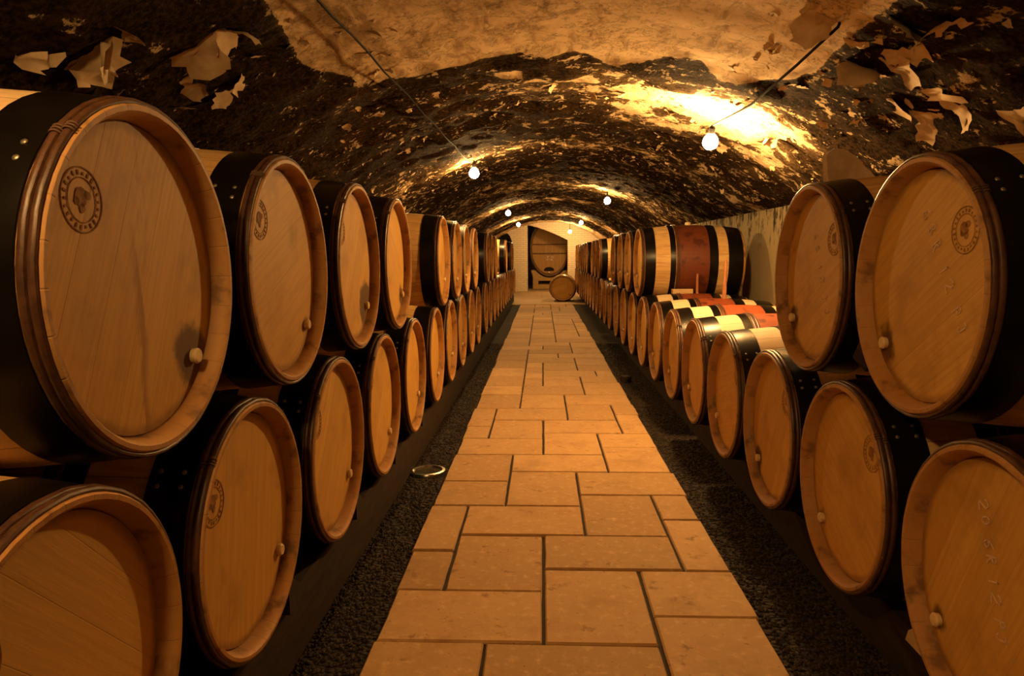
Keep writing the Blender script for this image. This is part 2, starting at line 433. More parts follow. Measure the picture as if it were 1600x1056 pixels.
spots = [(-1.31, 1.81, .16), (-1.32, 1.93, .20), (-1.29, 2.02, .16), (-1.23, 2.06, .20), (-1.18, 2.13, .20), (-1.16, 2.28, .20), (-1.07, 2.44, .15), (-.99, 2.40, .14), (-1.42, 2.30, .09), (-1.21, 2.78, .12), (-1.11, 2.79, .12), (-1.3, 2.55, .12), (-1.4, 2.7, .10),
         (1.31, 3.12, .22), (1.46, 3.57, .10), (1.03, 2.78, .16), (1.31, 2.9, .18), (1.4, 2.74, .16), (1.62, 3.19, .15), (1.6, 3.57, .12), (1.39, 2.48, .16), (1.66, 2.99, .18), (1.68, 2.75, .16), (1.63, 2.98, .13), (1.22, 2.67, .18), (1.18, 2.76, .14), (1.49, 4.18, .09), (1.5, 3.3, .15),
         (1.25, 3.6, .09), (1.45, 3.8, .08), (.28, 4.6, .08), (.45, 4.3, .09), (.1, 4.4, .08), (.56, 4.5, .10), (1.4, 4.4, .14), (1.55, 5.0, .10), (1.3, 5.3, .09), (1.5, 5.9, .11), (1.58, 6.6, .1)]
for _ in range(650):
    x = rng.choice((-1, 1)) * rng.uniform(.75, 1.62) + XC
    spots.append((x, 1.6 + 8 * rng.random() ** 1.3, rng.uniform(.015, .055)))
for _ in range(380):
    spots.append((rng.uniform(-.8, 1.1), 4.0 + 5.5 * rng.random(), rng.uniform(.012, .045)))
for x, y, s in spots:
    flake_on(bm, x, y, s, rng.uniform(.15, .9), rng.uniform(-.4, .8), rng.uniform(0, 2 * PI))
for f in list(bm.faces)[vault_faces:]: f.material_index = 1
bm.faces.ensure_lookup_table()
me = bpy.data.meshes.new('ceiling'); bm.to_mesh(me); bm.free()
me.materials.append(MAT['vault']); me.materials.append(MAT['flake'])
me.polygons.foreach_set('use_smooth', [True] * len(me.polygons))
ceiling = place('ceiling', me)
tag(ceiling, 'barrel-vaulted cellar ceiling with peeling pale paint over black mould', 'ceiling', kind='structure')

XR_WALL, XL_WALL = XC + HALF, XC - HALF
GZ = -.03                                           # gravel level
def wall(name, x0, x1, label):
    b = bmesh.new(); box(b, x0, x1, Y0, Y1, GZ - .05, SPRING + .02)
    o = place(name, mesh_of(name, b, MAT['wall'], False)); tag(o, label, 'wall', kind='structure')
wall('wall_right', XR_WALL, XR_WALL + .25, 'damp grey-green plaster wall behind the right-hand barrels')
wall('wall_left', XL_WALL - .25, XL_WALL, 'dark plaster wall behind the left-hand barrels')
PATH_END = 16.7
b = bmesh.new(); box(b, XL_WALL, XR_WALL, Y0, PATH_END + .6, GZ - .2, GZ)
tag(place('floor', mesh_of('floor', b, MAT['gravel'], False)), 'dark gravel ground under the barrels on both sides of the path', 'floor', kind='structure')
b = bmesh.new(); box(b, XL_WALL, XR_WALL, PATH_END, 28.0, GZ - .2, -.008)
tag(place('floor', mesh_of('floor', b, MAT['landing'], False)), 'pale grey compacted floor beyond the end of the stone path', 'floor', kind='structure')

# stone path: flags laid in a broken pattern on a module of about 17 cm
COLS = [-.515, -.348, -.176, 0, .174, .348, .516, .686]
ROWS = [2.03, 2.2, 2.365, 2.54, 2.70, 2.86, 3.05, 3.205, 3.37, 3.565, 3.73, 3.9, 4.06, 4.23, 4.43, 4.57, 4.75, 4.94, 5.12, 5.32, 5.46, 5.65, 5.85, 6.04, 6.24]
def row_y(n):
    if n < 0: return 2.03 + .17 * n
    if n < len(ROWS): return ROWS[n]
    return 6.24 + (n - len(ROWS) + 1) * .1745
known = [(0, 2, -3, 0), (2, 5, -2, 0), (5, 7, -2, 1), (5, 7, 1, 3), (3, 5, 0, 3), (0, 3, 0, 2), (0, 1, 2, 4), (0, 1, 4, 7), (1, 3, 2, 5), (3, 6, 3, 5), (6, 7, 3, 6), (6, 7, 6, 8), (1, 4, 5, 7), (4, 6, 5, 8),
         (2, 4, 7, 10), (0, 2, 7, 9), (0, 2, 9, 12), (4, 7, 8, 10), (2, 5, 10, 12), (5, 7, 10, 13), (3, 5, 12, 15), (0, 3, 12, 14), (0, 1, 14, 16), (0, 1, 16, 19), (1, 3, 14, 17), (3, 6, 15, 17), (5, 7, 13, 15),
         (6, 7, 15, 18), (6, 7, 18, 20), (1, 4, 17, 19), (4, 6, 17, 20), (2, 4, 19, 22), (0, 2, 19, 22), (4, 7, 20, 22), (2, 5, 22, 24), (0, 2, 22, 24), (5, 7, 22, 25), (3, 5, 24, 27)]
NR = int((PATH_END - 6.24) / .1745) + len(ROWS) - 1
occ = {}
stones = []
def put_stone(c0, c1, r0, r1):
    for c in range(c0, c1):
        for r in range(r0, r1): occ[c, r] = 1
    stones.append((c0, c1, r0, r1))
for s in known: put_stone(*s)
for r in range(-8, NR):
    for c in range(7):
        if (c, r) in occ: continue
        opts = [(3, 2), (2, 3), (2, 2), (3, 2), (2, 3), (1, 2), (2, 1), (1, 1)]
        head_ = opts[:5]; rng.shuffle(head_)
        for dc, dr in head_ + opts[5:]:
            if c + dc <= 7 and r + dr <= NR and all((c + i, r + j) not in occ for i in range(dc) for j in range(dr)):
                put_stone(c, c + dc, r, r + dr); break
b = bmesh.new()
G = .0055
for c0, c1, r0, r1 in stones:
    x0, x1, y0, y1 = COLS[c0] + G, COLS[c1] - G, row_y(r0) + G, row_y(r1) - G
    if c0 == 0: x0 += rng.uniform(-.012, .006)
    if c1 == 7: x1 += rng.uniform(-.006, .012)
    dz = rng.uniform(-.003, .002)
    n = 5
    vs0 = []
    # slightly uneven outline, chamfered top edge
    def rim(inset, z):
        pts = []
        for (ax, ay), (bx_, by_) in (((x0, y0), (x1, y0)), ((x1, y0), (x1, y1)), ((x1, y1), (x0, y1)), ((x0, y1), (x0, y0))):
            for k in range(n):
                f = k / n
                px, py = ax + (bx_ - ax) * f, ay + (by_ - ay) * f
                w_ = .003 * noise.noise(Vector((px * 23, py * 23, 0)))
                cx, cy = (x0 + x1) / 2, (y0 + y1) / 2
                dd = Vector((px - cx, py - cy)); 
                sx = 1 - (inset + w_) * 2 / (x1 - x0); sy = 1 - (inset + w_) * 2 / (y1 - y0)
                pts.append(b.verts.new((cx + dd.x * sx, cy + dd.y * sy, z)))
        return pts
    A, B_, C_ = rim(0, GZ), rim(0, -.006 + dz), rim(.005, dz)
    for P, Q in ((A, B_), (B_, C_)):
        for k in range(len(P)):
            b.faces.new((P[k], P[(k + 1) % len(P)], Q[(k + 1) % len(P)], Q[k]))
    b.faces.new(C_)
path = place('stone_path', mesh_of('stone_path', b, MAT['paving'], False))
tag(path, 'straight path of pale limestone flags down the middle of the cellar', 'path', kind='structure')
b = bmesh.new(); box(b, COLS[0] + .01, COLS[7] - .01, row_y(-8), PATH_END, GZ - .01, -.011)
tag(place('mortar_bed', mesh_of('mortar_bed', b, MAT['dark_timber'], False)), 'dark earth joints between the flags of the path', 'joints', kind='structure')

# loose gravel beside the path, nobody could count it
gv, gf = [], []
for _ in range(15000):
    y = 1.5 + 8.0 * rng.random() ** 1.5
    x = rng.uniform(-.78, -.535) if rng.random() < .45 else rng.uniform(.705, 1.0)
    s = rng.uniform(.003, .009); k = len(gv)
    a = rng.uniform(0, PI)
    for dx, dy, dz in ((1, 0, .2), (0, 1, .1), (-1, 0, .15), (0, -1, .2), (.1, .1, .8), (0, 0, -.6)):
        gv.append((x + s * (dx * math.cos(a) - dy * math.sin(a)), y + s * (dx * math.sin(a) + dy * math.cos(a)), GZ + .002 + s * dz))
    for i in range(4):
        j = (i + 1) % 4
        gf.append((k + i, k + j, k + 4)); gf.append((k + j, k + i, k + 5))
me = bpy.data.meshes.new('gravel'); me.from_pydata(gv, [], gf); me.materials.append(MAT['pebble'])
tag(place('gravel', me), 'loose dark gravel strewn along both edges of the stone path', 'gravel', kind='stuff')

# ------------------------------------------------------------------ end wall, recess
YE, YT = 22.55, 23.0
b = bmesh.new()
def top_at(x): return vault_z(x) + .08
def strip(x0, x1, lo, n=10):
    """wall between lo(x) and the vault, from x0 to x1"""
    pts = [(x0 + (x1 - x0) * k / n, lo(x0 + (x1 - x0) * k / n)) for k in range(n + 1)]
    pts += [(x1 + (x0 - x1) * k / n, top_at(x1 + (x0 - x1) * k / n)) for k in range(n + 1)]
    prism(b, pts, 'y', YE, YT)
floor_z = lambda x: -.02
strip(XL_WALL - .1, -1.62, floor_z)
strip(-1.62, -.95, lambda x: 1.52 + math.sqrt(max(0, .335 ** 2 - (x + 1.285) ** 2)))
strip(-.95, -.475, floor_z)
strip(-.475, .776, lambda x: 2.05 - .47 * max(0, min(1, (x + .475) / 1.25)) ** 1.35)
strip(.776, XR_WALL + .1, floor_z)
tag(place('wall_back', mesh_of('wall_back', b, MAT['brick'], False)), 'white-painted brick end wall with an opening onto the big cask', 'wall', kind='structure')
b = bmesh.new(); box(b, XL_WALL - .3, XR_WALL + .3, 27.4, 27.6, -.05, 3.0)
tag(place('wall_recess', mesh_of('wall_recess', b, MAT['wall'], False)), 'dark rear wall of the recess behind the big cask', 'wall', kind='structure')
b = bmesh.new(); box(b, XL_WALL - .3, XR_WALL + .3, YT, 27.6, 2.75, 2.9)
tag(place('ceiling', mesh_of('ceiling', b, MAT['wall'], False)), 'dark flat ceiling of the recess above the big cask', 'ceiling', kind='structure')
for x0, x1, nm in ((XL_WALL - .3, XL_WALL - .05, 'wall_recess_left'), (XR_WALL + .05, XR_WALL + .3, 'wall_recess_right')):
    b = bmesh.new(); box(b, x0, x1, YT, 27.6, -.05, 2.9)
    tag(place(nm, mesh_of(nm, b, MAT['wall'], False)), 'dark side wall of the cask recess, on the ' + nm.split('_')[-1], 'wall', kind='structure')

# ------------------------------------------------------------------ barrels
L, RB, RH = .90, .335, .300
HX = L / 2
def rad(x): return RB - (RB - RH) * (abs(x) / HX) ** 2
REC = .036                                           # how far the head sits inside the chime
def staves_mesh(name, mat):
    b = bmesh.new()
    pr = [(HX - REC - .02, .266), (HX - REC - .004, .274), (HX - .012, .280), (HX - .002, .286), (HX, .288), (HX, .296), (HX - .003, .2985)]
    for k in range(1, 20):
        x = HX - .006 - (2 * HX - .012) * k / 20
        pr.append((x, rad(x)))
    pr += [(-HX + .003, .2985), (-HX, .296), (-HX, .288), (-HX + REC, .274), (-HX + REC, 0)]
    lathe(b, pr, 56)
    return mesh_of(name, b, mat)
ST = {False: staves_mesh('staves', MAT['staves']), True: staves_mesh('staves_red', MAT['staves_red'])}
def head_mesh(side):
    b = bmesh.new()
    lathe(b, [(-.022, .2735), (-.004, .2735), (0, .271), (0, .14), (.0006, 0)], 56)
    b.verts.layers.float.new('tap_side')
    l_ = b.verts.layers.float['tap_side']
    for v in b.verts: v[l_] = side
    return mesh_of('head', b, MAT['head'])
HEAD = {s: head_mesh(s) for s in (1, -1)}
def band_mesh(name, x0, x1, mat, th=.0035, n=56):
    b = bmesh.new()
    xs = [x0 + (x1 - x0) * k / 4 for k in range(5)]
    pr = [(x, rad(x) - .001) for x in xs] + [(x1, rad(x1) + th), *[(x, rad(x) + th) for x in xs[3:0:-1]], (x0, rad(x0) + th)]
    lathe(b, pr, n, True)
    return mesh_of(name, b, mat)
def ring_mesh(x, r, rx=.0068, rr=.0062, n=56):
    b = bmesh.new()
    lathe(b, [(x + rx * math.cos(a), r + rr * math.sin(a)) for a in [2 * PI * k / 10 for k in range(10)]], n, True)
    # uneven split-wood surface
    for v in b.verts:
        q = Vector((v.co.x * 9, math.atan2(v.co.z, v.co.y) * 6, 0))
        s = 1 + .006 * noise.noise(q); v.co.y *= s; v.co.z *= s
    return mesh_of('chestnut_hoop', b, MAT['chestnut'])
BANDS = [band_mesh('iron_hoop', HX - .122, HX - .034, MAT['iron']), band_mesh('iron_hoop', HX - .295, HX - .248, MAT['iron']),
         band_mesh('iron_hoop', -HX + .240, -HX + .315, MAT['iron']), band_mesh('iron_hoop', -HX + .02, -HX + .150, MAT['iron'])]
RINGS = [ring_mesh(HX - .011, rad(HX - .011) + .001), ring_mesh(HX - .025, rad(HX - .025) + .001),
         ring_mesh(HX - .306, rad(HX - .306) + .003), ring_mesh(HX - .325, rad(HX - .325) + .003)]
def binding_mesh(x, ang):
    b = bmesh.new()
    if 1:
        for k in (-1, 0, 1):
            a = ang + k * .022
            R = rad(x) + .001
            pts = []
            for q in range(11):
                th = PI * q / 10
                rr = R + .0078 * math.sin(th); xx = x + .0082 * math.cos(th)
                pts.append((xx, rr * math.cos(a), rr * math.sin(a)))
            tube(b, pts, .0020, 5)
    return mesh_of('binding', b, MAT['osier'])
BIND = [[binding_mesh(x, a) for a in (2.30, .75)] for x in (HX - .011, HX - .025)]
def rivet_mesh():
    b = bmesh.new()
    bmesh.ops.create_uvsphere(b, u_segments=10, v_segments=6, radius=.0055)
    for v in b.verts: v.co.z *= .5
    return mesh_of('rivet', b, MAT['rivet'])
RIVET = rivet_mesh()
def bung_mesh():
    b = bmesh.new(); lathe(b, [(-.012, .0), (-.012, .013), (.010, .016), (.014, .013), (.015, 0)], 16)
    return mesh_of('tap_bung', b, MAT['bung'])
TAP = bung_mesh()
def side_bung_mesh():
    b = bmesh.new(); lathe(b, [(-.02, 0), (-.02, .022), (.006, .026), (.022, .024), (.028, .012), (.029, 0)], 18)
    me = mesh_of('bung', b, MAT['bung']); me.transform(Matrix.Rotation(-PI / 2, 4, 'Y')); return me
SIDE_BUNG = side_bung_mesh()
def brand_mesh():
    """cooper's burnt-in roundel: two rings, ticks like lettering round the rim and a blotched device in the middle"""
    b = bmesh.new()
    def ring(r0, r1, n=40):
        lathe(b, [(0, r0), (.0006, r0), (.0006, r1), (0, r1)], n, True)
    ring(.049, .0515); ring(.034, .0355)
    for k in range(22):
        a = 2 * PI * k / 22 + .05
        r0, r1 = .0385, .0385 + (.0075 if k % 3 else .005)
        w_ = .0020
        c, s = math.cos(a), math.sin(a)
        pts = [(r0 * c - w_ * s, r0 * s + w_ * c), (r0 * c + w_ * s, r0 * s - w_ * c), (r1 * c + w_ * s, r1 * s - w_ * c), (r1 * c - w_ * s, r1 * s + w_ * c)]
        prism(b, pts, 'x', 0, .0006)
    for cx, cy, r, sx in ((-.004, .004, .015, 1), (.010, .012, .007, 1.2), (.003, -.012, .008, .8), (-.012, -.006, .006, 1)):
        pts = [(cx + sx * r * (1 + .25 * noise.noise(Vector((cx * 90, a, 0)))) * math.cos(a), cy + r * (1 + .3 * noise.noise(Vector((a * 2, cy * 90, 3)))) * math.sin(a)) for a in [2 * PI * k / 14 for k in range(14)]]
        prism(b, pts, 'x', 0, .0006)
    return mesh_of('brand_mark', b, MAT['brand'], False)
BRAND = brand_mesh()
# hand-chalked glyphs in a unit cell (x right, y up)
GLYPH = {'2': [[(.05, .75), (.2, 1), (.6, 1), (.75, .72), (.05, .05), (.8, 0)]], '0': [[(.4, .85), (.1, .6), (.15, .15), (.45, 0), (.7, .3), (.65, .7), (.4, .85)]],
         '6': [[(.65, 1), (.25, .7), (.1, .25), (.35, 0), (.65, .15), (.65, .4), (.4, .52), (.15, .35)]], '8': [[(.4, .5), (.12, .72), (.35, 1), (.65, .8), (.4, .5), (.1, .25), (.35, 0), (.7, .2), (.4, .5)]],
         '1': [[(.3, .8), (.45, 1), (.4, 0)]], 'R': [[(.15, 0), (.15, 1), (.55, .95), (.6, .65), (.2, .5), (.7, 0)]], 'P': [[(.2, 0), (.2, 1), (.6, .95), (.65, .6), (.2, .48)]],
         'J': [[(.1, .95), (.75, 1)], [(.5, 1), (.5, .2), (.3, 0), (.05, .2)]], 'N': [[(.1, 0), (.1, 1), (.7, 0), (.7, 1)]], 'H': [[(.1, 0), (.1, 1)], [(.7, 0), (.7, 1)], [(.1, .5), (.7, .5)]],
         'L': [[(.1, 1), (.1, 0), (.65, 0)]], '4': [[(.5, 0), (.5, 1), (.05, .35), (.75, .35)]], '7': [[(.05, 1), (.7, 1), (.3, 0)]], 'o': [[(.35, .95), (.2, .75), (.35, .6), (.5, .75), (.35, .95)]], ' ': []}
def strokes_mesh(name, text, size, adv, mat, stroke=.0028, wobble=.0):
    """ribbon lettering in the yz plane, reading along +y, raised a hair"""
    b = bmesh.new(); x = 0
    for ch in text:
        for line in GLYPH[ch]:
            pts = [Vector((x + p[0] * size * .8, p[1] * size)) for p in line]
            for p0, p1 in zip(pts, pts[1:]):
                d = (p1 - p0); 
                if d.length < 1e-6: continue
                n_ = Vector((-d.y, d.x)).normalized() * stroke; e_ = d.normalized() * stroke * .6
                prism(b, [tuple(p0 - e_ + n_), tuple(p0 - e_ - n_), tuple(p1 + e_ - n_), tuple(p1 + e_ + n_)], 'x', 0, .0008)
        x += adv * (.45 if ch == ' ' else 1)
    return mesh_of(name, b, mat, False)

ORD = ['nearest', 'second', 'third', 'fourth', 'fifth', 'sixth', 'seventh', 'eighth', 'ninth', 'tenth', 'eleventh', 'twelfth', 'thirteenth', 'fourteenth', 'fifteenth', 'sixteenth', 'seventeenth',
       'eighteenth', 'nineteenth', 'twentieth', 'twenty-first', 'twenty-second', 'twenty-third', 'twenty-fourth', 'twenty-fifth', 'twenty-sixth', 'twenty-seventh', 'twenty-eighth']
def barrel(x_head, y, zc, facing, label, group, red=False, detail=2, bung=True, stain=None, cream=.1):
    """facing +1: head looks to +x (left-hand row), -1: head looks to -x (right-hand row)"""
    root = empty('wine_barrel', (x_head - facing * HX, y, zc - RB), 0 if facing > 0 else PI)
    tag(root, label, 'barrel', group)
    roll = rng.uniform(-.12, .12)
    A = (0, 0, RB)
    stv = place('staves', ST[red], root, A, (PI / 2 * rng.randrange(4), 0, 0)); stv['cream'] = cream
    hd = place('head', HEAD[facing], root, (HX - REC, 0, RB), (roll, 0, 0))
    hd['stain'] = rng.uniform(.2, .62) if stain is None else stain
    ny = .185 * facing
    def on_head(dy, dz, lift=0.0):
        c, s = math.cos(roll), math.sin(roll)
        return (HX - REC + lift, dy * c - dz * s, RB + dy * s + dz * c)
    if detail >= 1:
        o = place('tap_bung', TAP, root, on_head(ny, -.145, .0)); o['label'] = 'pale wooden tap bung'
    if detail >= 2:
        o = place('brand_mark', BRAND, root, on_head(-.155 * facing, .12, .0007), (rng.uniform(-.5, .5), 0, 0)); o['label'] = "round cooper's mark burnt into the head"
    for k, me in enumerate(BANDS if detail >= 1 else BANDS[:2]):
        h = place('iron_hoop', me, root, A); 
        if detail >= 2 and k == 0:
            for u in (HX - .102, HX - .056):
                for dv in (0, .10):
                    a = (2.42 if facing > 0 else .72) + dv
                    R = rad(u) + .0035
                    r_ = place('rivet', RIVET, h, (u, R * math.cos(a), R * math.sin(a)), (a - PI / 2, 0, 0))
    rots = (rng.uniform(-.06, .06), rng.uniform(-.06, .06), 0, 0)
    for k, me in enumerate(RINGS if detail >= 1 else RINGS[:2]):
        h = place('chestnut_hoop', me, root, A, (rots[k], 0, 0))
        if detail >= 2 and k < 2: place('binding', BIND[k][0 if facing > 0 else 1], h)
    if bung and detail >= 1:
        o = place('bung', SIDE_BUNG, root, (0, 0, RB + rad(0))); o['label'] = 'round bung in the top of the belly'
    return root
def chalk(root, text, y0, z0, size=.036, adv=.046, lean=.3):
    # reads downwards: letters turned a quarter to the right
    z = z0
    for ch in text:
        if ch != ' ':
            me = strokes_mesh('chalk_letter', ch, size, adv, MAT['chalk'], .0016)
            o = place('chalk_letter', me, root, (HX - REC + .0012, y0 + (z0 - z) * lean + rng.uniform(-.003, .003), z), (-PI / 2 + lean * .7 + rng.uniform(-.12, .12), 0, 0)); o['label'] = 'chalked ' + ch
        z -= adv * (.5 if ch == ' ' else 1)

XL, XR = .676, .864
ZLT, ZLB, ZRT, ZRB = 1.112, .511, 1.071, .470
YLB = [.955, 1.63, 2.335, 3.04, 3.79, 4.58, 5.33, 6.06, 6.87, 7.57, 8.60, 9.34, 10.13, 10.88, 11.70] + [12.44 + .74 * k for k in range(8)]
YLT = [1.245, 1.945, 2.68, 3.405, 4.97, 5.76, 6.48, 7.30, 9.0, 9.74, 10.52, 13.55, 15.77, 16.51]
YRB = [1.41, 2.10, 2.79, 3.48, 4.18, 4.89, 5.62, 6.34, 7.05, 7.81, 8.59, 9.41, 10.15] + [10.91 + .76 * k for k in range(12)]
YRT = [1.735, 2.43, 6.66, 7.45, 8.18, 8.98, 11.3, 12.05, 12.81, 14.33, 15.09, 15.85, 16.61, 17.37, 18.13, 18.89]
def row_label(i, where, look='oak wine barrel'):
    if i == 0: return look + ', nearest of ' + where
    return look + ', ' + ORD[i] + ' from the front in ' + where
LOOK_LT = {0: 'big oak barrel with dark-stained tap hole', 1: 'oak barrel with pale tap bung', 2: 'pale-headed barrel with dark wine stain', 4: 'oak barrel beside a gap'}
LOOK_RT = {0: 'big oak barrel with chalked letters', 1: 'oak barrel under a plaster slab', 2: 'side-on barrel with wine-red belly'}
LOOK_LB = {0: 'shadowed oak barrel cut by photo corner', 2: 'oak barrel with round tap bung'}
LOOK_RB = {0: 'oak barrel with chalk lettering on its head', 3: 'barrel with cream and red belly', 4: 'red-tinged barrel with cream band', 5: 'reddish oak barrel'}
BR = {}
for i, y in enumerate(YLB):
    BR['LB', i] = barrel(-XL, y, ZLB, 1, row_label(i, 'the lower left row', LOOK_LB.get(i, 'oak wine barrel')), 'barrels in the lower left row', bung=False, detail=2 if y < 4 else (1 if y < 9 else 0), stain={0: .2, 1: .15, 2: .15, 3: .3}.get(i))
for i, y in enumerate(YLT):
    BR['LT', i] = barrel(-XL, y, ZLT, 1, row_label(i, 'the upper left row', LOOK_LT.get(i, 'oak wine barrel')), 'barrels in the upper left row', red=(i == 0), detail=2 if y < 4 else (1 if y < 9 else 0), stain={0: .95, 1: .1, 2: 1.3, 3: .7}.get(i), cream=.45)
for i, y in enumerate(YRB):
    BR['RB', i] = barrel(XR, y, ZRB, -1, row_label(i, 'the lower right row', LOOK_RB.get(i, 'oak wine barrel')), 'barrels in the lower right row', bung=False, red=True, detail=2 if y < 5 else (1 if y < 9 else 0), stain={0: .35, 1: .45, 2: .75, 3: .2}.get(i), cream=.9 if 2 <= i <= 7 else .15)
for i, y in enumerate(YRT):
    BR['RT', i] = barrel(XR, y, ZRT, -1, row_label(i, 'the upper right row', LOOK_RT.get(i, 'oak wine barrel')), 'barrels in the upper right row', red=(i in (2, 3, 4)), detail=2 if y < 4 else (1 if y < 9 else 0), stain={0: .7, 1: .7}.get(i))
chalk(BR['RB', 0], '20 6R 12 PJ', -.065, RB + .175, .031, .0285, .36)
chalk(BR['RT', 0], '68R 12 PJ', -.03, RB + .17, .034, .036, .68)
chalk(BR['RT', 1], '68 12 PJ', -.02, RB + .14, .03, .040, .5)
# the single barrel lying on the floor at the end, head towards the camera
end_b = barrel(0, 0, RB - .008, 1, 'single oak barrel lying on the floor at the far end of the path', None, detail=1, bung=False)
end_b.location = (.50, 17.95, -.008); end_b.rotation_euler = (0, 0, -PI / 2 - .05)

# ------------------------------------------------------------------ rails and wedges under the barrels
def rail(x0, x1, y0, y1, top, label):
    b = bmesh.new(); box(b, x0, x1, y0, y1, GZ, top, .006)
    tag(place('barrel_rail', mesh_of('barrel_rail', b, MAT['old_timber'], False)), label, 'rail')
def under(zc, x): return zc - rad(HX - x)            # underside of a barrel at a distance x from its head
rail(-XL - .15, -XL - .045, .6, 18.0, under(ZLB, .15) - .004, 'old timber rail under the front ends of the left-hand barrels')
rail(-XL - .80, -XL - .70, .6, 18.0, under(ZLB, .70) - .004, 'old timber rail under the rear ends of the left-hand barrels')
rail(XR + .13, XR + .23, .9, 19.6, under(ZRB, .23) - .006, 'old timber rail under the front ends of the right-hand barrels')
rail(XR + .70, XR + .80, .9, 19.6, under(ZRB, .70) - .004, 'old timber rail under the rear ends of the right-hand barrels')
def wedge(x0, x1, y, z, h, ln, mat, label, group=None):
    b = bmesh.new(); prism(b, [(-ln / 2, 0), (ln / 2, 0), (ln * .42, h * .25), (-ln * .38, h), (-ln / 2, h * .96)], 'x', x0, x1)
    o = place('wedge', mesh_of('wedge', b, mat, False), None, (0, y, z)); tag(o, label, 'wedge', group)
zl = under(ZLB, .15) - .004
for i, nm in ((1, 'second'), (2, 'third'), (3, 'fourth'), (4, 'fifth'), (5, 'sixth'), (6, 'seventh'), (7, 'eighth')):
    wedge(-XL - .13, -XL - .01, YLB[i] + .26, zl, .10, .14, MAT['dark_timber'], 'dark wooden wedge on the rail just past the %s barrel of the lower left row' % nm, 'wedges on the left rail')
zr = under(ZRB, .23) - .006
wedge(XR + .09, XR + .17, YRB[0] + .345, zr, .13, .16, MAT['pale_timber'], 'pale wooden wedge showing between the two nearest lower right barrels')
# small block between the two big upper right barrels
b = bmesh.new(); box(b, -.05, .05, -.035, .035, -.045, .045, .006)
tag(place('wood_block', mesh_of('wood_block', b, MAT['old_timber'], False), None, (XR + .10, 2.085, .87), (.5, 0, .2)), 'wooden chock jammed between the two nearest upper right barrels', 'block')
b = bmesh.new(); box(b, -.035, .035, -.05, .05, 0, .06, .005)
tag(place('wood_block', mesh_of('wood_block', b, MAT['old_timber'], False), None, (.765, 6.6, GZ), (0, 0, .3)), 'small wooden block lying on the gravel right of the path', 'block')

# ------------------------------------------------------------------ odds and ends on the right
b = bmesh.new(); lathe(b, [(0, 0), (0, .017), (.08, .016), (.20, .012), (.29, .011), (.30, .006), (.301, 0)], 14)
me = mesh_of('wooden_spindle', b, MAT['red_timber']); me.transform(Matrix.Rotation(-PI / 2, 4, 'Y'))
o = place('wooden_spindle', me, None, (1.40, 5.62, ZRB + rad(1.40 - XR - HX) - .004), (-.03, .03, 0)); tag(o, 'thin reddish turned stick standing on top of a lower right barrel', 'stick')
b = bmesh.new(); lathe(b, [(0, 0), (0, .012), (.17, .010), (.18, 0)], 12)
me = mesh_of('wooden_spindle', b, MAT['red_timber']); me.transform(Matrix.Rotation(-PI / 2, 4, 'Y'))
o = place('wooden_spindle', me, None, (1.345, 6.34, ZRB + rad(1.345 - XR - HX) - .004)); tag(o, 'short reddish stick standing in front of the side-on barrel', 'stick')
b = bmesh.new(); box(b, -.09, .09, -.03, .03, 0, .045, .005)
o = place('wood_block', mesh_of('wood_block', b, MAT['pale_timber'], False), None, (1.22, 6.36, ZRB + rad(1.22 - XR - HX) - .006), (0, 0, .1)); tag(o, 'pale timber block lying below the side-on red barrel', 'block')
b = bmesh.new(); box(b, -.02, .02, -.045, .045, 0, 1.06, .004)
o = place('plank', mesh_of('plank', b, MAT['weathered'], False), None, (1.82, 5.82, GZ), (0, .09, 0)); tag(o, 'dark plank leaning on the right wall behind the barrels', 'plank')
# slab of fallen plaster lying across the top of the second upper right barrel
b = bmesh.new()
outl = [(0, -.005), (0, .095), (.03, .118), (.075, .11), (.11, .08), (.15, .035), (.195, -.01), (.215, -.045), (.19, -.06), (.12, -.05), (.05, -.03)]
prism(b, outl, 'y', -.012, .012)
bmesh.ops.triangulate(b, faces=[f for f in b.faces if len(f.verts) > 4])
bmesh.ops.subdivide_edges(b, edges=b.edges[:], cuts=3, use_grid_fill=True)
for v in b.verts:
    v.co.y += .10 * (v.co.x - .1) ** 2 * 3 + .02 * noise.noise(v.co * 9)
    v.co.z += .008 * noise.noise(v.co * 30)
o = place('plaster_slab', mesh_of('plaster_slab', b, MAT['flake'], True, 50), None, (.975, 2.56, 1.392), (-.18, 0, .2)); tag(o, 'brown curled slab of fallen plaster lying on the second upper right barrel', 'plaster')

# recessed floor spotlight in the gravel on the left
up = empty('recessed_floor_light', (-.632, 3.80, GZ))
b = bmesh.new(); lathe(b, [(0, .070), (.012, .072), (.018, .082), (.016, .097), (.004, .102), (0, .102)], 40, True)
me = mesh_of('trim_ring', b, MAT['chrome']); me.transform(Matrix.Rotation(-PI / 2, 4, 'Y')); place('trim_ring', me, up)
t = NT('dark_lens'); lens = t.done((.06, .05, .03), .08, 0, .6)
b = bmesh.new(); lathe(b, [(.002, 0), (.008, 0), (.010, .03), (.009, .071), (.002, .071)][1:], 40)
me = mesh_of('lens', b, lens); me.transform(Matrix.Rotation(-PI / 2, 4, 'Y')); place('lens', me, up)
tag(up, 'round glass floor light with steel ring set in the left gravel', 'light')

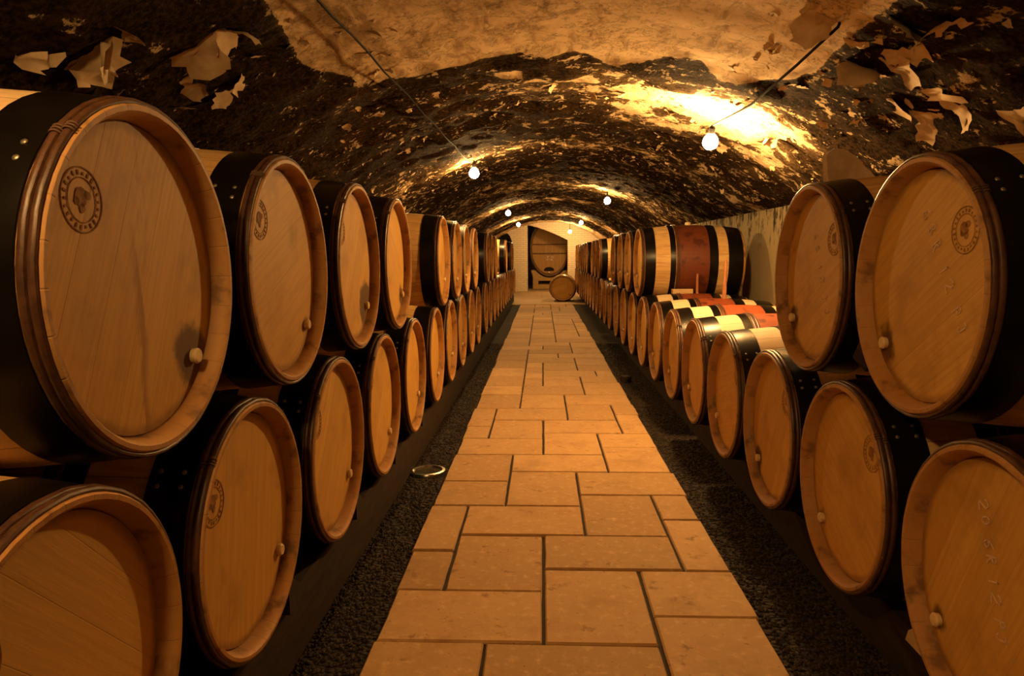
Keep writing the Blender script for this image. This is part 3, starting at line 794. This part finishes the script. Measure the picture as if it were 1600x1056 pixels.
# ------------------------------------------------------------------ lamps
def lamp(x, y, z, label, cord_pts=None, tilt=(0, 0, 0), mat='bulb'):
    root = empty('hanging_bulb', (x, y, z)); tag(root, label, 'lamp', 'bare bulbs hanging from the vault')
    b = bmesh.new(); bmesh.ops.create_icosphere(b, subdivisions=3, radius=.046)
    for v in b.verts:
        if v.co.z > 0: v.co.z *= 1.25; f = 1 - .35 * (v.co.z / .055) ** 2; v.co.x *= f; v.co.y *= f
    g = place('bulb', mesh_of('bulb', b, MAT[mat]), root, (0, 0, 0), tilt)
    b = bmesh.new(); lathe(b, [(.052, 0), (.052, .016), (.056, .019), (.085, .019), (.095, .010), (.100, .006), (.100, 0)], 16)
    me = mesh_of('socket', b, MAT['rubber']); me.transform(Matrix.Rotation(-PI / 2, 4, 'Y')); place('socket', me, root, (0, 0, 0), tilt)
    M = Matrix.Rotation(tilt[0], 4, 'X') @ Matrix.Rotation(tilt[1], 4, 'Y')
    top = M @ Vector((0, 0, .098))
    b = bmesh.new()
    if cord_pts: pts = [tuple(top)] + [(p[0] - x, p[1] - y, p[2] - z) for p in cord_pts]
    else: pts = [tuple(top), (top.x, top.y, max(top.z + .01, vault_z(x) + .03 - z))]
    tube(b, pts, .006, 8)
    place('cord', mesh_of('cord', b, MAT['rubber']), root)
BZ = 1.89
lamp(1.0, 4.436, 1.81, 'bare glowing bulb hung on a long slanting cord at upper right', [(1.03, 3.7, 1.88), (1.06, 3.15, 1.93), (1.085, 2.8, 1.975), (1.09, 2.72, 2.05)], (.45, 0, 0), mat='bulb_bright')
lamp(-.624, 6.67, BZ, 'bare glowing bulb nearest the camera on the left side of the vault')
lamp(.911, 10.33, BZ, 'bare glowing bulb second nearest on the right side of the vault')
lamp(-.62, 13.1, BZ, 'bare glowing bulb second along the left side of the vault')
lamp(.918, 17.43, BZ, 'bare glowing bulb third along the right side of the vault')
lamp(-.608, 18.2, BZ, 'bare glowing bulb in front of the white brick pillar')
lamp(.80, 21.4, 1.80, 'bare glowing bulb at the right corner of the far opening')
lamp(-.62, .26, BZ, 'bare glowing bulb overhead, beside the camera', mat='bulb_dim')
# supply cable strung along the left of the vault
b = bmesh.new()
pts = [(-.715 + .004 * k, 2.0 + .25 * k, vault_z(-.7) - .085 - .012 * math.sin(k * .9) ** 2) for k in range(18)] + [(-.63, 6.62, BZ + .14)]
tube(b, pts, .0045, 8)
tag(place('cable', mesh_of('cable', b, MAT['rubber'])), 'thin black cable running along the left side of the vault', 'cable')

# ------------------------------------------------------------------ the big oval cask at the end
def cask():
    root = empty('oval_cask', (.23, 24.2, -.008))
    tag(root, 'huge upright oval oak cask filling the opening at the far end', 'cask')
    A_, B__ = .655, .93; zc = 1.34
    def oval(b, prof, n=64, closed=False):
        rings = [[b.verts.new((A_ * s * math.cos(2 * PI * k / n), y, zc + B__ * s * math.sin(2 * PI * k / n))) for k in range(n)] for y, s in prof]
        pr = list(zip(rings, rings[1:])) + ([(rings[-1], rings[0])] if closed else [])
        for P, Q in pr:
            for k in range(n): b.faces.new((P[k], P[(k + 1) % n], Q[(k + 1) % n], Q[k]))
        return rings
    b = bmesh.new(); r = oval(b, [(.10, .90), (.0, .915), (0, .985), (.02, .995), (.8, 1.06), (1.6, .995), (1.62, .90)]); b.faces.new(r[-1])
    place('staves', mesh_of('staves', b, MAT['cask_dark']), root)
    b = bmesh.new(); r = oval(b, [(.12, .91), (.075, .91), (.068, .88)]); b.faces.new(r[-1])
    place('head', mesh_of('head', b, MAT['cask'], False), root)
    for y0, y1 in ((.05, .12), (.35, .42), (1.2, 1.27), (1.48, 1.55)):
        s0 = 1.0 + .06 * (1 - abs((y0 + .035) - .8) / .8)
        b = bmesh.new(); oval(b, [(y0, s0 - .01), (y0, s0 + .012), (y1, s0 + .014), (y1, s0 - .01)], closed=True)
        place('iron_hoop', mesh_of('iron_hoop', b, MAT['iron']), root)
    for z0, z1 in ((1.46, 1.50), (1.16, 1.20)):
        hw = A_ * .90 * math.sqrt(1 - ((z1 - zc) / (B__ * .9)) ** 2) - .01
        b = bmesh.new(); box(b, -hw, hw, .005, .068, z0, z1, .004)
        place('cross_bar', mesh_of('cross_bar', b, MAT['cask_dark'], False), root)
    for x0, x1, z0, z1 in ((-.15, -.105, 1.20, 1.46), (.06, .105, 1.20, 1.46), (.335, .385, .80, 1.80)):
        b = bmesh.new(); box(b, x0, x1, .012, .068, z0, z1, .004)
        place('upright_bar', mesh_of('upright_bar', b, MAT['cradle'], False), root)
    for txt, z, x in (('No 60', 1.035, -.085), ('47 HL', .945, -.105)):
        me = strokes_mesh('lettering', txt, .066, .054, MAT['white_paint'], .006)
        me.transform(Matrix.Rotation(-PI / 2, 4, 'Z'))
        o = place('lettering', me, root, (x, .066, z)); o['label'] = 'white painted number on two lines'
    b = bmesh.new()
    pts = [(.17 * math.cos(PI * k / 16) - .02, .63 + .10 * math.sin(PI * k / 16)) for k in range(17)] + [(-.17, .60), (.13, .60)]
    prism(b, pts, 'y', .03, .068); place('manhole_door', mesh_of('manhole_door', b, MAT['dark_timber'], False), root)
    b = bmesh.new(); lathe(b, [(0, 0), (0, .03), (.03, .03), (.035, .018), (.10, .018), (.105, .026), (.13, .024), (.13, 0)], 16)
    me = mesh_of('tap', b, MAT['chrome']); me.transform(Matrix.Rotation(-PI / 2, 4, 'Z')); place('tap', me, root, (-.02, .03, .56))
cask()
def cradle():
    root = empty('cask_cradle', (.23, 24.25, -.008)); tag(root, 'pale timber cradle with dark slot carrying the big oval cask', 'cradle')
    A_, B__, zc = .655, .93, 1.34
    for y in (0.0, 1.25):
        b = bmesh.new()
        f = lambda x: zc - B__ * 1.03 * math.sqrt(max(0, 1 - (x / (A_ * 1.08)) ** 2)) - .01
        xs = [-.62 + 1.24 * k / 24 for k in range(25)]
        top = [(x, min(.62, max(.36, f(x)))) for x in xs]
        pts = top + [(.60, .50), (.56, .40), (.57, .22), (.60, .05), (-.60, .05), (-.57, .22), (-.56, .40), (-.60, .50)]
        # solid cheeks with a long slot: upper beam, lower beam, two feet
        up_ = top + [(.56, .40), (.56, .27), (-.56, .27), (-.56, .40)]
        prism(b, up_, 'y', y, y + .22)
        prism(b, [(-.56, .0), (.56, .0), (.56, .15), (-.56, .15)], 'y', y, y + .22)
        for s in (-1, 1):
            prism(b, [(s * .56, .15), (s * .38, .15), (s * .38, .27), (s * .56, .27)], 'y', y, y + .22)
        place('cradle_beam', mesh_of('cradle_beam', b, MAT['cradle'], False), root)
    b = bmesh.new()
    for s in (-1, 1): box(b, s * .5 - .06, s * .5 + .06, .20, 1.27, .0, .14)
    place('side_beam', mesh_of('side_beam', b, MAT['cradle'], False), root)
cradle()
